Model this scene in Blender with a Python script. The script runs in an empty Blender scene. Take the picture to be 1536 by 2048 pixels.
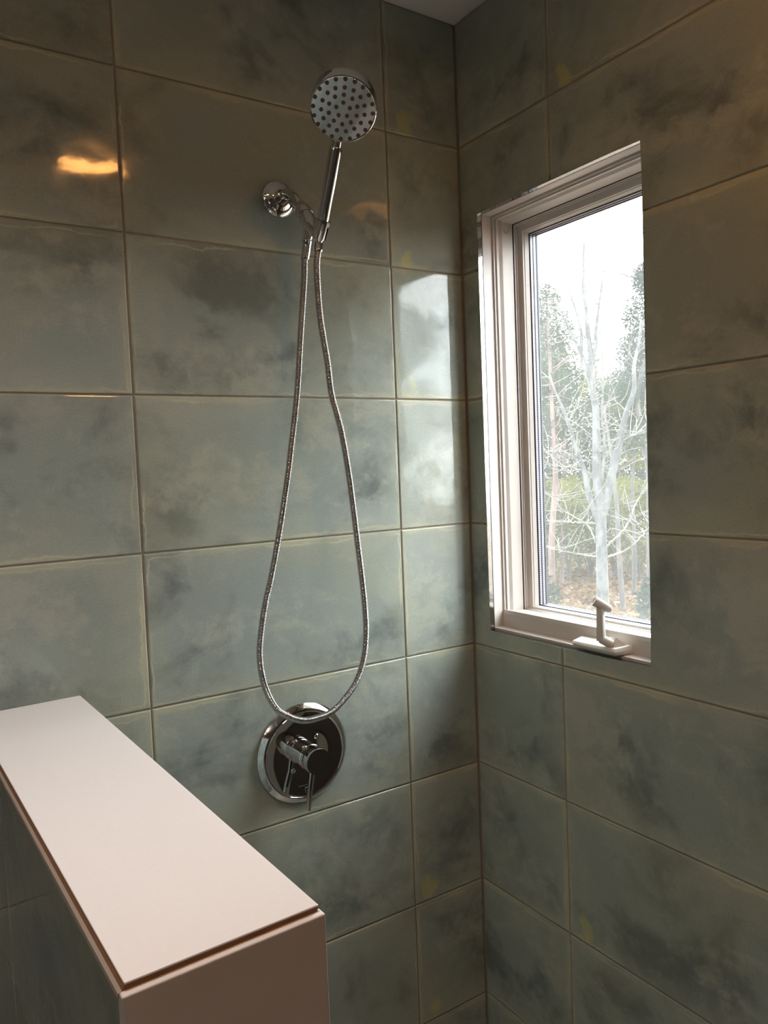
import bpy, bmesh, math, random
from mathutils import Vector, Matrix, noise
random.seed(7)
scene = bpy.context.scene
COL = scene.collection
PI = math.pi

# ------------------------------------------------------------------ camera
H = 0.3048                                   # one tile course
CAM = Vector((-1.2403, -1.5106, 1.3680))
yaw, pitch, roll = 0.57693, -0.05789, -0.04025
fw = Vector((math.sin(yaw)*math.cos(pitch), math.cos(yaw)*math.cos(pitch), math.sin(pitch)))
r0 = Vector((math.cos(yaw), -math.sin(yaw), 0)); u0 = r0.cross(fw)
rt = r0*math.cos(roll) + u0*math.sin(roll)
up = -r0*math.sin(roll) + u0*math.cos(roll)
cd = bpy.data.cameras.new('camera')
cam = bpy.data.objects.new('camera', cd); COL.objects.link(cam)
cam.matrix_world = Matrix(((rt.x, up.x, -fw.x, CAM.x), (rt.y, up.y, -fw.y, CAM.y), (rt.z, up.z, -fw.z, CAM.z), (0, 0, 0, 1)))
cd.sensor_fit = 'VERTICAL'; cd.sensor_height = 36.0; cd.sensor_width = 27.0
cd.lens = 1557.6/2048*36.0
cd.clip_start = 0.02; cd.clip_end = 300
scene.camera = cam

# ------------------------------------------------------------------ sky, sun, lamps, exposure
SKY = 21.5
w = bpy.data.worlds.new('overcast_sky'); scene.world = w; w.use_nodes = True
bg = w.node_tree.nodes['Background']
bg.inputs[0].default_value = (0.90, 0.955, 1.0, 1); bg.inputs[1].default_value = SKY
sd = bpy.data.lights.new('sun', 'SUN'); sd.energy = 7.0; sd.angle = math.radians(6); sd.color = (1, .93, .8)
so = bpy.data.objects.new('sun', sd); COL.objects.link(so)
so.rotation_euler = Vector((0.25, 0.62, -0.74)).to_track_quat('-Z', 'Y').to_euler()   # travels outwards, never in through the window
pd = bpy.data.lights.new('window_portal', 'AREA'); pd.shape = 'RECTANGLE'; pd.size = .40; pd.size_y = .92
pd.cycles.is_portal = True                   # sampling guide for the daylight, gives no light itself
po = bpy.data.objects.new('window_portal', pd); COL.objects.link(po)
po.matrix_world = Matrix(((0, 0, 1, .158), (1, 0, 0, -.298), (0, 1, 0, 1.458), (0, 0, 0, 1)))
vs = scene.view_settings
vs.view_transform = 'Standard'; vs.look = 'None'; vs.exposure = 0.22; vs.gamma = 1.0; vs.use_curve_mapping = False
scene.cycles.use_denoising = True
scene.cycles.max_bounces = 14; scene.cycles.diffuse_bounces = 6; scene.cycles.glossy_bounces = 6
scene.cycles.transparent_max_bounces = 32
scene.cycles.caustics_reflective = False; scene.cycles.caustics_refractive = False
scene.cycles.sample_clamp_indirect = 6.0

# ------------------------------------------------------------------ helpers
def prop(o, label=None, cat=None, group=None, kind=None):
    if label: o['label'] = label
    if cat: o['category'] = cat
    if group: o['group'] = group
    if kind: o['kind'] = kind
    return o

def empty(name, loc=(0, 0, 0), rz=0.0):
    o = bpy.data.objects.new(name, None); COL.objects.link(o)
    o.location = loc; o.rotation_euler = (0, 0, rz); o.empty_display_size = .05
    return o

def mk(name, bm, mat, parent=None, smooth=None):
    """link a bmesh (world or parent-local coordinates) as one mesh object"""
    me = bpy.data.meshes.new(name)
    bmesh.ops.recalc_face_normals(bm, faces=bm.faces[:])
    bm.to_mesh(me); bm.free()
    if mat: me.materials.append(mat)
    o = bpy.data.objects.new(name, me); COL.objects.link(o)
    if parent: o.parent = parent
    if smooth is not None:
        me.shade_smooth()
        me.set_sharp_from_angle(angle=math.radians(smooth))
    return o

def pydata(name, verts, faces, mat, parent=None):
    me = bpy.data.meshes.new(name); me.from_pydata(verts, [], faces); me.update()
    if mat: me.materials.append(mat)
    o = bpy.data.objects.new(name, me); COL.objects.link(o)
    if parent: o.parent = parent
    return o

def add_box(bm, lo, hi, bevel=0.0, seg=2, M=None):
    vs_ = bmesh.ops.create_cube(bm, size=1.0)['verts']
    for v in vs_:
        v.co = Vector([lo[i] + (v.co[i]+.5)*(hi[i]-lo[i]) for i in range(3)])
    es = list({e for v in vs_ for e in v.link_edges})
    allv = set(vs_)
    if bevel > 0:
        r = bmesh.ops.bevel(bm, geom=es, offset=bevel, segments=seg, affect='EDGES', profile=.5)
        allv = set(r['verts']) | {v for v in vs_ if v.is_valid}
    if M is not None:
        for v in allv: v.co = M @ v.co
    return allv

def frame_from(axis, xref=None):
    z = Vector(axis).normalized()
    x = Vector(xref) if xref else (Vector((0, 0, 1)) if abs(z.z) < .9 else Vector((1, 0, 0)))
    x = (x - z*x.dot(z)).normalized(); y = z.cross(x)
    return x, y, z

def add_lathe(bm, prof, origin, axis, seg=48, cap0=True, cap1=True, a0=0.0, a1=None, xref=None):
    """prof: (radius, height along axis)"""
    x, y, z = frame_from(axis, xref); o = Vector(origin); rings = []
    full = a1 is None
    n = seg if full else seg+1
    for r, h in prof:
        ring = []
        for k in range(n):
            t = a0 + (2*PI if full else a1-a0)*k/seg
            ring.append(bm.verts.new(o + z*h + (x*math.cos(t)+y*math.sin(t))*r))
        rings.append(ring)
    for a, b in zip(rings, rings[1:]):
        for k in range(n if full else n-1):
            bm.faces.new((a[k], a[(k+1) % n], b[(k+1) % n], b[k]))
    if full:
        if cap0: bm.faces.new(rings[0][::-1])
        if cap1: bm.faces.new(rings[-1])
    return rings

def spline(pts, n):
    """Catmull-Rom through pts, n samples, equal arc length"""
    P = [Vector(p) for p in pts]
    P = [P[0]*2-P[1]] + P + [P[-1]*2-P[-2]]
    dense = []
    for i in range(1, len(P)-2):
        for k in range(24):
            t = k/24
            a, b, c, d = P[i-1], P[i], P[i+1], P[i+2]
            dense.append(.5*((2*b) + (c-a)*t + (2*a-5*b+4*c-d)*t*t + (3*b-a-3*c+d)*t**3))
    dense.append(P[-2])
    L = [0]
    for a, b in zip(dense, dense[1:]): L.append(L[-1] + (b-a).length)
    out = []; j = 0
    for k in range(n):
        s = L[-1]*k/(n-1)
        while j < len(L)-2 and L[j+1] < s: j += 1
        t = (s-L[j])/max(1e-9, L[j+1]-L[j])
        out.append(dense[j].lerp(dense[j+1], t))
    return out, L[-1]

def add_sweep(bm, path, radii, seg=12, cap=True):
    t0 = (path[1]-path[0]).normalized()
    x, y, _ = frame_from(t0); rings = []
    for i, p in enumerate(path):
        t = (path[min(i+1, len(path)-1)]-path[max(i-1, 0)]).normalized()
        x = (x - t*x.dot(t)).normalized(); y = t.cross(x)
        r = radii[i] if hasattr(radii, '__len__') else radii
        rings.append([bm.verts.new(p + (x*math.cos(2*PI*k/seg)+y*math.sin(2*PI*k/seg))*r) for k in range(seg)])
    for a, b in zip(rings, rings[1:]):
        for k in range(seg):
            bm.faces.new((a[k], a[(k+1) % seg], b[(k+1) % seg], b[k]))
    if cap:
        bm.faces.new(rings[0][::-1]); bm.faces.new(rings[-1])

# ------------------------------------------------------------------ materials
def newmat(name):
    m = bpy.data.materials.new(name); m.use_nodes = True
    nt = m.node_tree; b = nt.nodes['Principled BSDF']
    return m, nt, b

def plain(name, col, rough=.5, metal=0.0, spec=.5, noise_amt=0.0, nscale=30.0, bump=0.0):
    m, nt, b = newmat(name)
    b.inputs['Roughness'].default_value = rough; b.inputs['Metallic'].default_value = metal
    b.inputs['Specular IOR Level'].default_value = spec
    b.inputs['Base Color'].default_value = (*col, 1)
    if noise_amt > 0 or bump > 0:
        tc = nt.nodes.new('ShaderNodeTexCoord'); nz = nt.nodes.new('ShaderNodeTexNoise')
        nz.inputs['Scale'].default_value = nscale; nz.inputs['Detail'].default_value = 5
        nt.links.new(tc.outputs['Object'], nz.inputs['Vector'])
        if noise_amt > 0:
            mx = nt.nodes.new('ShaderNodeMix'); mx.data_type = 'RGBA'
            mx.inputs['A'].default_value = (*[c*(1-noise_amt) for c in col], 1)
            mx.inputs['B'].default_value = (*[min(1, c*(1+noise_amt)) for c in col], 1)
            nt.links.new(nz.outputs['Fac'], mx.inputs['Factor']); nt.links.new(mx.outputs['Result'], b.inputs['Base Color'])
        if bump > 0:
            bp = nt.nodes.new('ShaderNodeBump'); bp.inputs['Strength'].default_value = 1; bp.inputs['Distance'].default_value = bump
            nt.links.new(nz.outputs['Fac'], bp.inputs['Height']); nt.links.new(bp.outputs['Normal'], b.inputs['Normal'])
    return m

def tile_material():
    m, nt, b = newmat('glazed_green_tile')
    N, Lk = nt.nodes.new, nt.links.new
    def math_(op, a=None, c=None, clamp=False):
        n = N('ShaderNodeMath'); n.operation = op; n.use_clamp = clamp
        for i, v in enumerate((a, c)):
            if v is None: continue
            if isinstance(v, (int, float)): n.inputs[i].default_value = v
            else: Lk(v, n.inputs[i])
        return n.outputs[0]
    def smooth(x, lo, hi):
        n = N('ShaderNodeMapRange'); n.interpolation_type = 'SMOOTHSTEP'
        Lk(x, n.inputs['Value']); n.inputs['From Min'].default_value = lo; n.inputs['From Max'].default_value = hi
        return n.outputs['Result']
    def mix(f, a, c):
        n = N('ShaderNodeMix'); n.data_type = 'RGBA'
        Lk(f, n.inputs['Factor'])
        for k, v in (('A', a), ('B', c)):
            if isinstance(v, tuple): n.inputs[k].default_value = (*v, 1)
            else: Lk(v, n.inputs[k])
        return n.outputs['Result']
    tc = N('ShaderNodeTexCoord'); oi = N('ShaderNodeObjectInfo')
    off = N('ShaderNodeCombineXYZ')
    Lk(math_('MULTIPLY', oi.outputs['Random'], 61.0), off.inputs[0]); Lk(math_('MULTIPLY', oi.outputs['Random'], 37.0), off.inputs[1])
    ad = N('ShaderNodeVectorMath'); ad.operation = 'ADD'
    Lk(tc.outputs['Object'], ad.inputs[0]); Lk(off.outputs[0], ad.inputs[1])
    def nz(scale, detail, rough=.55, dist=0.0, sx=1.0, sy=1.0):
        mp = N('ShaderNodeMapping'); mp.inputs['Scale'].default_value = (sx, sy, 1)
        Lk(ad.outputs[0], mp.inputs['Vector'])
        n = N('ShaderNodeTexNoise'); n.inputs['Scale'].default_value = scale; n.inputs['Detail'].default_value = detail
        n.inputs['Roughness'].default_value = rough; n.inputs['Distortion'].default_value = dist
        Lk(mp.outputs[0], n.inputs['Vector']); return n.outputs['Fac']
    big = nz(3.0, 5, .56, .6, 1, 1.2); mid = nz(11, 6, .62, .6); fine = nz(260, 3, .6); warm = nz(2.6, 3, .5)
    tone = math_('ADD', math_('MULTIPLY', big, .72), math_('MULTIPLY', mid, .28))
    c1 = mix(smooth(tone, .36, .53), (.150, .174, .170), (.295, .335, .308))
    tone2 = math_('ADD', math_('MULTIPLY', nz(3.1, 4, .55, .8, .8, 1.3), .62), math_('MULTIPLY', nz(22, 8, .68, .4), .38))
    c2 = mix(math_('MULTIPLY', smooth(tone2, .495, .62), .58), c1, (.44, .445, .370))
    c3 = mix(math_('MULTIPLY', smooth(warm, .45, .65), .25), c2, (.37, .36, .23))
    # the print: lighter, softly torn borders round a darker field
    sp0 = N('ShaderNodeSeparateXYZ'); Lk(tc.outputs['Object'], sp0.inputs[0])
    bx = math_('MINIMUM', sp0.outputs[0], math_('SUBTRACT', .6066, sp0.outputs[0])); by = math_('MINIMUM', sp0.outputs[1], math_('SUBTRACT', .3018, sp0.outputs[1]))
    bw = math_('ADD', math_('MINIMUM', bx, by), math_('MULTIPLY', math_('SUBTRACT', tone2, .5), .42))
    c3 = mix(math_('MULTIPLY', math_('SUBTRACT', 1.0, smooth(bw, -.02, .075)), .42), c3, (.43, .44, .35))
    # glaze pooling near the edges of the full tile
    sp = N('ShaderNodeSeparateXYZ'); Lk(tc.outputs['Object'], sp.inputs[0])
    x, y = sp.outputs[0], sp.outputs[1]
    ex = math_('MINIMUM', x, math_('SUBTRACT', .6066, x)); ey = math_('MINIMUM', y, math_('SUBTRACT', .3018, y))
    e = math_('MINIMUM', ex, ey)
    ew = math_('ADD', e, math_('MULTIPLY', math_('SUBTRACT', mid, .5), .035))
    edge = math_('SUBTRACT', 1.0, smooth(ew, .004, .016))
    c4 = mix(math_('MULTIPLY', math_('MULTIPLY', edge, smooth(big, .45, .62)), .55), c3, (.50, .485, .33))
    ln = math_('MULTIPLY', smooth(ew, .005, .0075), math_('SUBTRACT', 1.0, smooth(ew, .0075, .0105)))
    c5 = mix(math_('MULTIPLY', math_('MULTIPLY', ln, smooth(nz(5, 2), .47, .6)), .55), c4, (.58, .55, .40))
    # yellow-green glaze drop by the lower left corner of some tiles
    dx = math_('SUBTRACT', x, .048); dy = math_('SUBTRACT', y, .028)
    dd = math_('ADD', math_('MULTIPLY', math_('MULTIPLY', dx, dx), 2.2), math_('MULTIPLY', math_('MULTIPLY', dy, dy), .7))
    drop = math_('SUBTRACT', 1.0, smooth(math_('ADD', math_('SQRT', dd), math_('MULTIPLY', math_('SUBTRACT', mid, .5), .19)), .004, .036))
    rnd = math_('GREATER_THAN', math_('FRACT', math_('MULTIPLY', oi.outputs['Random'], 7.3)), .62)
    c6 = mix(math_('MULTIPLY', math_('MULTIPLY', drop, rnd), .55), c5, (.56, .53, .20))
    sc = N('ShaderNodeMix'); sc.data_type = 'RGBA'; sc.blend_type = 'MULTIPLY'; sc.inputs['Factor'].default_value = 1
    f3 = N('ShaderNodeMapRange'); Lk(fine, f3.inputs['Value']); f3.inputs['From Min'].default_value = .3; f3.inputs['From Max'].default_value = .7
    f3.inputs['To Min'].default_value = .93; f3.inputs['To Max'].default_value = 1.07
    cb = N('ShaderNodeCombineXYZ')
    for i in range(3): Lk(f3.outputs[0], cb.inputs[i])
    Lk(c6, sc.inputs['A']); Lk(cb.outputs[0], sc.inputs['B']); Lk(sc.outputs['Result'], b.inputs['Base Color'])
    rr = N('ShaderNodeMapRange'); Lk(mid, rr.inputs['Value']); rr.inputs['To Min'].default_value = .035; rr.inputs['To Max'].default_value = .095
    Lk(rr.outputs[0], b.inputs['Roughness'])
    b.inputs['IOR'].default_value = 1.40
    hgt = math_('ADD', math_('MULTIPLY', nz(7.0, 1.5, .4), 1.0), math_('ADD', math_('MULTIPLY', nz(34, 2, .5), .055), math_('MULTIPLY', nz(160, 2), .006)))
    bp = N('ShaderNodeBump'); bp.inputs['Strength'].default_value = 1.0; bp.inputs['Distance'].default_value = .0022
    Lk(hgt, bp.inputs['Height']); Lk(bp.outputs['Normal'], b.inputs['Normal'])
    return m

M_TILE = tile_material()
M_GROUT = plain('grout', (.30, .255, .21), .9, noise_amt=.25, nscale=60)
M_CHROME = plain('polished_chrome', (.70, .70, .71), .045, 1.0)
M_CHROME_HOSE = plain('hose_chrome', (.54, .53, .53), .10, 1.0)
M_CHROME_DARK = plain('chrome_shadow_gap', (.12, .12, .12), .35, 1.0)
M_RUBBER = plain('brown_nozzle_rubber', (.115, .058, .042), .55)
M_ENGRAVE = plain('etched_mark', (.34, .35, .35), .45, 1.0)
M_CEIL = plain('ceiling_paint', (.88, .845, .82), .9, noise_amt=.03, nscale=90, bump=.0004)
M_PAINT = plain('wall_paint', (.24, .235, .21), .8, noise_amt=.04, nscale=40)
M_FLOOR = plain('shower_floor', (.78, .79, .78), .35, noise_amt=.08, nscale=25)
M_SLAB = plain('white_quartz', (.83, .79, .775), .24, spec=.5, noise_amt=.03, nscale=200)
M_CLAY = plain('brown_clay_body', (.27, .125, .060), .85, noise_amt=.25, nscale=120)
M_STRIP = plain('beige_edge_strip', (.36, .30, .25), .6)
M_CAULK = plain('brown_adhesive_gap', (.16, .075, .035), .8, noise_amt=.3, nscale=80)
M_WINPAINT = plain('white_window_paint', (.57, .515, .475), .38, noise_amt=.03, nscale=20, bump=.0002)
M_TRIMMETAL = plain('bright_edge_trim', (.42, .42, .40), .12, 1.0)
M_SEAL = plain('black_glazing_seal', (.018, .018, .022), .5)
M_CRANK = plain('crank_enamel', (.66, .63, .585), .45, noise_amt=.04, nscale=60)
M_SLOT = plain('dark_slot', (.03, .025, .02), .8)

def spacer_material():
    m, nt, b = newmat('perforated_spacer')
    tc = nt.nodes.new('ShaderNodeTexCoord'); sp = nt.nodes.new('ShaderNodeSeparateXYZ'); nt.links.new(tc.outputs['Object'], sp.inputs[0])
    add = nt.nodes.new('ShaderNodeMath'); add.operation = 'ADD'; nt.links.new(sp.outputs[1], add.inputs[0]); nt.links.new(sp.outputs[2], add.inputs[1])
    ml = nt.nodes.new('ShaderNodeMath'); ml.operation = 'MULTIPLY'; ml.inputs[1].default_value = 2*PI/.0052; nt.links.new(add.outputs[0], ml.inputs[0])
    sn = nt.nodes.new('ShaderNodeMath'); sn.operation = 'SINE'; nt.links.new(ml.outputs[0], sn.inputs[0])
    mr = nt.nodes.new('ShaderNodeMapRange'); nt.links.new(sn.outputs[0], mr.inputs['Value']); mr.inputs['From Min'].default_value = -.2; mr.inputs['From Max'].default_value = .5
    mx = nt.nodes.new('ShaderNodeMix'); mx.data_type = 'RGBA'
    mx.inputs['A'].default_value = (.20, .20, .27, 1); mx.inputs['B'].default_value = (.52, .50, .60, 1)
    nt.links.new(mr.outputs[0], mx.inputs['Factor']); nt.links.new(mx.outputs['Result'], b.inputs['Base Color'])
    b.inputs['Roughness'].default_value = .4; b.inputs['Metallic'].default_value = .3
    return m
M_SPACER = spacer_material()

def glass_material(name, haze):
    m = bpy.data.materials.new(name); m.use_nodes = True; nt = m.node_tree; nt.nodes.clear()
    N, Lk = nt.nodes.new, nt.links.new
    out = N('ShaderNodeOutputMaterial'); tr = N('ShaderNodeBsdfTransparent'); gl = N('ShaderNodeBsdfGlossy')
    gl.inputs['Roughness'].default_value = .0; tr.inputs[0].default_value = (.985, .99, .985, 1)
    lw = N('ShaderNodeLayerWeight'); lw.inputs['Blend'].default_value = .5          # Schlick, the same from both sides of the pane
    pw = N('ShaderNodeMath'); pw.operation = 'POWER'; Lk(lw.outputs['Facing'], pw.inputs[0]); pw.inputs[1].default_value = 5
    ma = N('ShaderNodeMath'); ma.operation = 'MULTIPLY_ADD'; Lk(pw.outputs[0], ma.inputs[0]); ma.inputs[1].default_value = .97; ma.inputs[2].default_value = .022
    mx = N('ShaderNodeMixShader'); Lk(ma.outputs[0], mx.inputs[0]); Lk(tr.outputs[0], mx.inputs[1]); Lk(gl.outputs[0], mx.inputs[2])
    last = mx.outputs[0]
    if haze > 0:
        tl = N('ShaderNodeBsdfTranslucent'); tl.inputs[0].default_value = (.9, .9, .88, 1)
        tc = N('ShaderNodeTexCoord'); nz = N('ShaderNodeTexNoise'); nz.inputs['Scale'].default_value = 9; nz.inputs['Detail'].default_value = 6
        Lk(tc.outputs['Object'], nz.inputs['Vector'])
        mr = N('ShaderNodeMapRange'); Lk(nz.outputs['Fac'], mr.inputs['Value']); mr.inputs['From Min'].default_value = .3; mr.inputs['From Max'].default_value = .7
        mr.inputs['To Min'].default_value = haze*.75; mr.inputs['To Max'].default_value = haze*1.25
        m2 = N('ShaderNodeMixShader'); Lk(mr.outputs[0], m2.inputs[0]); Lk(last, m2.inputs[1]); Lk(tl.outputs[0], m2.inputs[2]); last = m2.outputs[0]
    Lk(last, out.inputs[0])
    return m
M_GLASS = glass_material('clear_glass', 0.0)
M_GLASS_HAZE = glass_material('glare_haze_glass', .021)  # translucent veil in the pane stands for glare haze over the view

def lamp_material(name, col, strength):
    m, nt, b = newmat(name)
    b.inputs['Base Color'].default_value = (.8, .8, .8, 1)
    b.inputs['Emission Color'].default_value = (*col, 1); b.inputs['Emission Strength'].default_value = strength
    return m

def bark_material(name, dark, light, scale=6.0, stretch=.35):
    m, nt, b = newmat(name)
    N, Lk = nt.nodes.new, nt.links.new
    tc = N('ShaderNodeTexCoord'); mp = N('ShaderNodeMapping'); mp.inputs['Scale'].default_value = (1, 1, stretch)
    nz = N('ShaderNodeTexNoise'); nz.inputs['Scale'].default_value = scale; nz.inputs['Detail'].default_value = 6; nz.inputs['Roughness'].default_value = .65
    Lk(tc.outputs['Object'], mp.inputs[0]); Lk(mp.outputs[0], nz.inputs['Vector'])
    cr = N('ShaderNodeMapRange'); Lk(nz.outputs['Fac'], cr.inputs['Value']); cr.inputs['From Min'].default_value = .45; cr.inputs['From Max'].default_value = .56
    mx = N('ShaderNodeMix'); mx.data_type = 'RGBA'; mx.inputs['A'].default_value = (*dark, 1); mx.inputs['B'].default_value = (*light, 1)
    Lk(cr.outputs[0], mx.inputs['Factor']); Lk(mx.outputs['Result'], b.inputs['Base Color']); b.inputs['Roughness'].default_value = .9
    return m

def leaf_material(name, a, c, trans=.35):
    m = bpy.data.materials.new(name); m.use_nodes = True; nt = m.node_tree; nt.nodes.clear()
    N, Lk = nt.nodes.new, nt.links.new
    out = N('ShaderNodeOutputMaterial'); tc = N('ShaderNodeTexCoord'); nz = N('ShaderNodeTexNoise')
    nz.inputs['Scale'].default_value = 2.2; nz.inputs['Detail'].default_value = 4
    Lk(tc.outputs['Object'], nz.inputs['Vector'])
    cr = N('ShaderNodeMapRange'); Lk(nz.outputs['Fac'], cr.inputs['Value']); cr.inputs['From Min'].default_value = .35; cr.inputs['From Max'].default_value = .65
    mx = N('ShaderNodeMix'); mx.data_type = 'RGBA'; mx.inputs['A'].default_value = (*a, 1); mx.inputs['B'].default_value = (*c, 1)
    Lk(cr.outputs[0], mx.inputs['Factor'])
    df = N('ShaderNodeBsdfDiffuse'); tl = N('ShaderNodeBsdfTranslucent'); ms = N('ShaderNodeMixShader'); ms.inputs[0].default_value = trans
    Lk(mx.outputs['Result'], df.inputs[0]); Lk(mx.outputs['Result'], tl.inputs[0]); Lk(df.outputs[0], ms.inputs[1]); Lk(tl.outputs[0], ms.inputs[2])
    Lk(ms.outputs[0], out.inputs[0])
    return m

# ------------------------------------------------------------------ room shell
CEIL = 2.424
FZ = -H                                                 # floor, one more course below the lowest joint in view
WY0, WY1, WZ0, WZ1 = -.5365, -.0605, .9555, 1.961      # window opening in the right wall
G = .0030                                               # grout joint
TD = .0030                                              # tile stands proud of the grout bed by this
ROOM_X0, ROOM_Y0 = -2.75, -3.1

def box_obj(name, lo, hi, mat, kind='structure'):
    bm = bmesh.new(); add_box(bm, lo, hi)
    o = mk(name, bm, mat)
    if kind: o['kind'] = kind
    return o

floor = box_obj('floor', (ROOM_X0-.15, ROOM_Y0-.15, FZ-.12), (.16, .16, FZ), M_FLOOR)
ceiling = box_obj('ceiling', (ROOM_X0-.15, ROOM_Y0-.15, CEIL), (.16, .16, CEIL+.15), M_CEIL)
wall_back = box_obj('wall_back', (ROOM_X0-.15, .0028, FZ), (.16, .16, CEIL), M_GROUT)
wall_left = box_obj('wall_left', (ROOM_X0-.15, ROOM_Y0, FZ), (ROOM_X0, .0028, CEIL), M_PAINT)
wall_front = box_obj('wall_front', (ROOM_X0-.15, ROOM_Y0-.15, FZ), (.16, ROOM_Y0, CEIL), M_PAINT)
bm = bmesh.new()
for lo, hi in (((.0028, ROOM_Y0, FZ), (.16, .0028, WZ0)), ((.0028, ROOM_Y0, WZ1), (.16, .0028, CEIL)),
               ((.0028, ROOM_Y0, WZ0), (.16, WY0, WZ1)), ((.0028, WY1, WZ0), (.16, .0028, WZ1))):
    add_box(bm, lo, hi)
wall_right = mk('wall_right', bm, M_GROUT); wall_right['kind'] = 'structure'
bm = bmesh.new(); add_box(bm, (-.012, ROOM_Y0, FZ), (.0028, -.9120, CEIL))
mk('added_dark_panel', bm, plain('added_panel_dark', (.045, .042, .038), .55, noise_amt=.3), wall_right)  # unseen dark panel, added to darken what the chrome reflects

# tiles: local X along the course, local Y up, local Z out of the wall; the glaze pattern uses these coordinates
mesh_cache = {}
def tile_mesh(poly):
    key = tuple((round(a, 4), round(b, 4)) for a, b in poly)
    if key in mesh_cache: return mesh_cache[key]
    bm = bmesh.new()
    back = [bm.verts.new((a, b, -TD-.002)) for a, b in poly]
    front = [bm.verts.new((a, b, 0)) for a, b in poly]
    n = len(poly)
    f = bm.faces.new(front); bm.faces.new(back[::-1])
    for i in range(n): bm.faces.new((back[i], back[(i+1) % n], front[(i+1) % n], front[i]))
    bmesh.ops.bevel(bm, geom=list(f.edges), offset=.0026, segments=3, affect='EDGES', profile=.5)
    bmesh.ops.recalc_face_normals(bm, faces=bm.faces[:])
    me = bpy.data.meshes.new('tile'); bm.to_mesh(me); bm.free(); me.materials.append(M_TILE)
    mesh_cache[key] = me
    return me

def put_tile(poly, origin, X, parent):
    o = bpy.data.objects.new('tile', tile_mesh(poly)); COL.objects.link(o); o.parent = parent
    X = Vector(X); Y = Vector((0, 0, 1)); Z = X.cross(Y)
    jit = Matrix.Rotation(random.uniform(-.0012, .0012), 4, 'X') @ Matrix.Rotation(random.uniform(-.0008, .0008), 4, 'Y')
    o.matrix_world = Matrix(((X.x, Y.x, Z.x, origin[0]), (X.y, Y.y, Z.y, origin[1]), (X.z, Y.z, Z.z, origin[2]), (0, 0, 0, 1))) @ jit
    return o

rows = []
for k in range(-1, 8):
    z0 = k*H; z1 = min((k+1)*H, CEIL)
    rows.append((z0, z1))
TW = .6096
# back wall: joints at x = -.211 and -.8165, the cut tile sits in the corner
cols_b = [(-.2110, 0.0, -.2110), (-.8165, -.2110, -.8165), (-1.4261, -.8165, -1.4261), (-2.0357, -1.4261, -2.0357), (ROOM_X0, -2.0357, -2.6453)]
for x0, x1, org in cols_b:
    for z0, z1 in rows:
        a0, a1 = x0+G/2-org, (x1-G/2 if x1 < 0 else x1-.0025)-org
        b0, b1 = G/2, z1-z0-G/2
        put_tile([(a0, b0), (a1, b0), (a1, b1), (a0, b1)], (org, 0, z0), (1, 0, 0), wall_back)
# right wall: joints at y = -.2998 and -.9094; tiles are notched round the window
cols_r = [(0.0, .2998, -.3098), (.2998, .9094, .2998)]
wa0, wa1 = -WY1, -WY0                     # window in course direction (a = -y)
for a0, a1, org in cols_r:
    for z0, z1 in rows:
        p0, p1 = (a0+G/2 if a0 > 0 else .0025), a1-G/2
        q0, q1 = z0+G/2, z1-G/2
        c0, c1 = max(p0, wa0), min(p1, wa1); d0, d1 = max(q0, WZ0), min(q1, WZ1)
        if c0 < c1 and d0 < d1:                         # overlaps the opening
            left, right, low, high = c0 > p0+1e-4, c1 < p1-1e-4, d0 > q0+1e-4, d1 < q1-1e-4
            if left and not low and not high: poly = [(p0, q0), (c0, q0), (c0, q1), (p0, q1)]
            elif right and not low and not high: poly = [(c1, q0), (p1, q0), (p1, q1), (c1, q1)]
            elif left and low: poly = [(p0, q0), (p1, q0), (p1, d0), (c0, d0), (c0, q1), (p0, q1)]
            elif right and low: poly = [(p0, q0), (p1, q0), (p1, q1), (c1, q1), (c1, d0), (p0, d0)]
            elif left and high: poly = [(p0, q0), (c0, q0), (c0, d1), (p1, d1), (p1, q1), (p0, q1)]
            else: poly = [(c1, q0), (p1, q0), (p1, q1), (p0, q1), (p0, d1), (c1, d1)]
        else:
            poly = [(p0, q0), (p1, q0), (p1, q1), (p0, q1)]
        poly = [(a-org, b-z0) for a, b in poly]
        put_tile(poly, (0, -org, z0), (0, -1, 0), wall_right)

# ------------------------------------------------------------------ window
window = empty('window_1', (0, -.2985, WZ0)); window['kind'] = 'structure'
window['label'] = 'tall narrow white casement window set in the dark green tiled wall'
def wl(v):  # world -> window-local
    return Vector(v) - Vector((0, -.2985, WZ0))

def ring_part(name, prof, mat, bevel=0.0):
    """prof: (x depth, inset of sides/top, inset of bottom)"""
    bm = bmesh.new(); rings = []
    for x, d, db in prof:
        rings.append([bm.verts.new(wl(p)) for p in ((x, WY1-d, WZ0+db), (x, WY1-d, WZ1-d), (x, WY0+d, WZ1-d), (x, WY0+d, WZ0+db))])
    for a, b in zip(rings, rings[1:]):
        for k in range(4): bm.faces.new((a[k], b[k], b[(k+1) % 4], a[(k+1) % 4]))
    if bevel:
        es = [e for e in bm.edges if len(e.link_faces) == 2 and e.calc_face_angle(0) > .25]
        bmesh.ops.bevel(bm, geom=es, offset=bevel, segments=2, affect='EDGES', profile=.5, clamp_overlap=True)
    o = mk(name, bm, mat, window)
    return o

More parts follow.
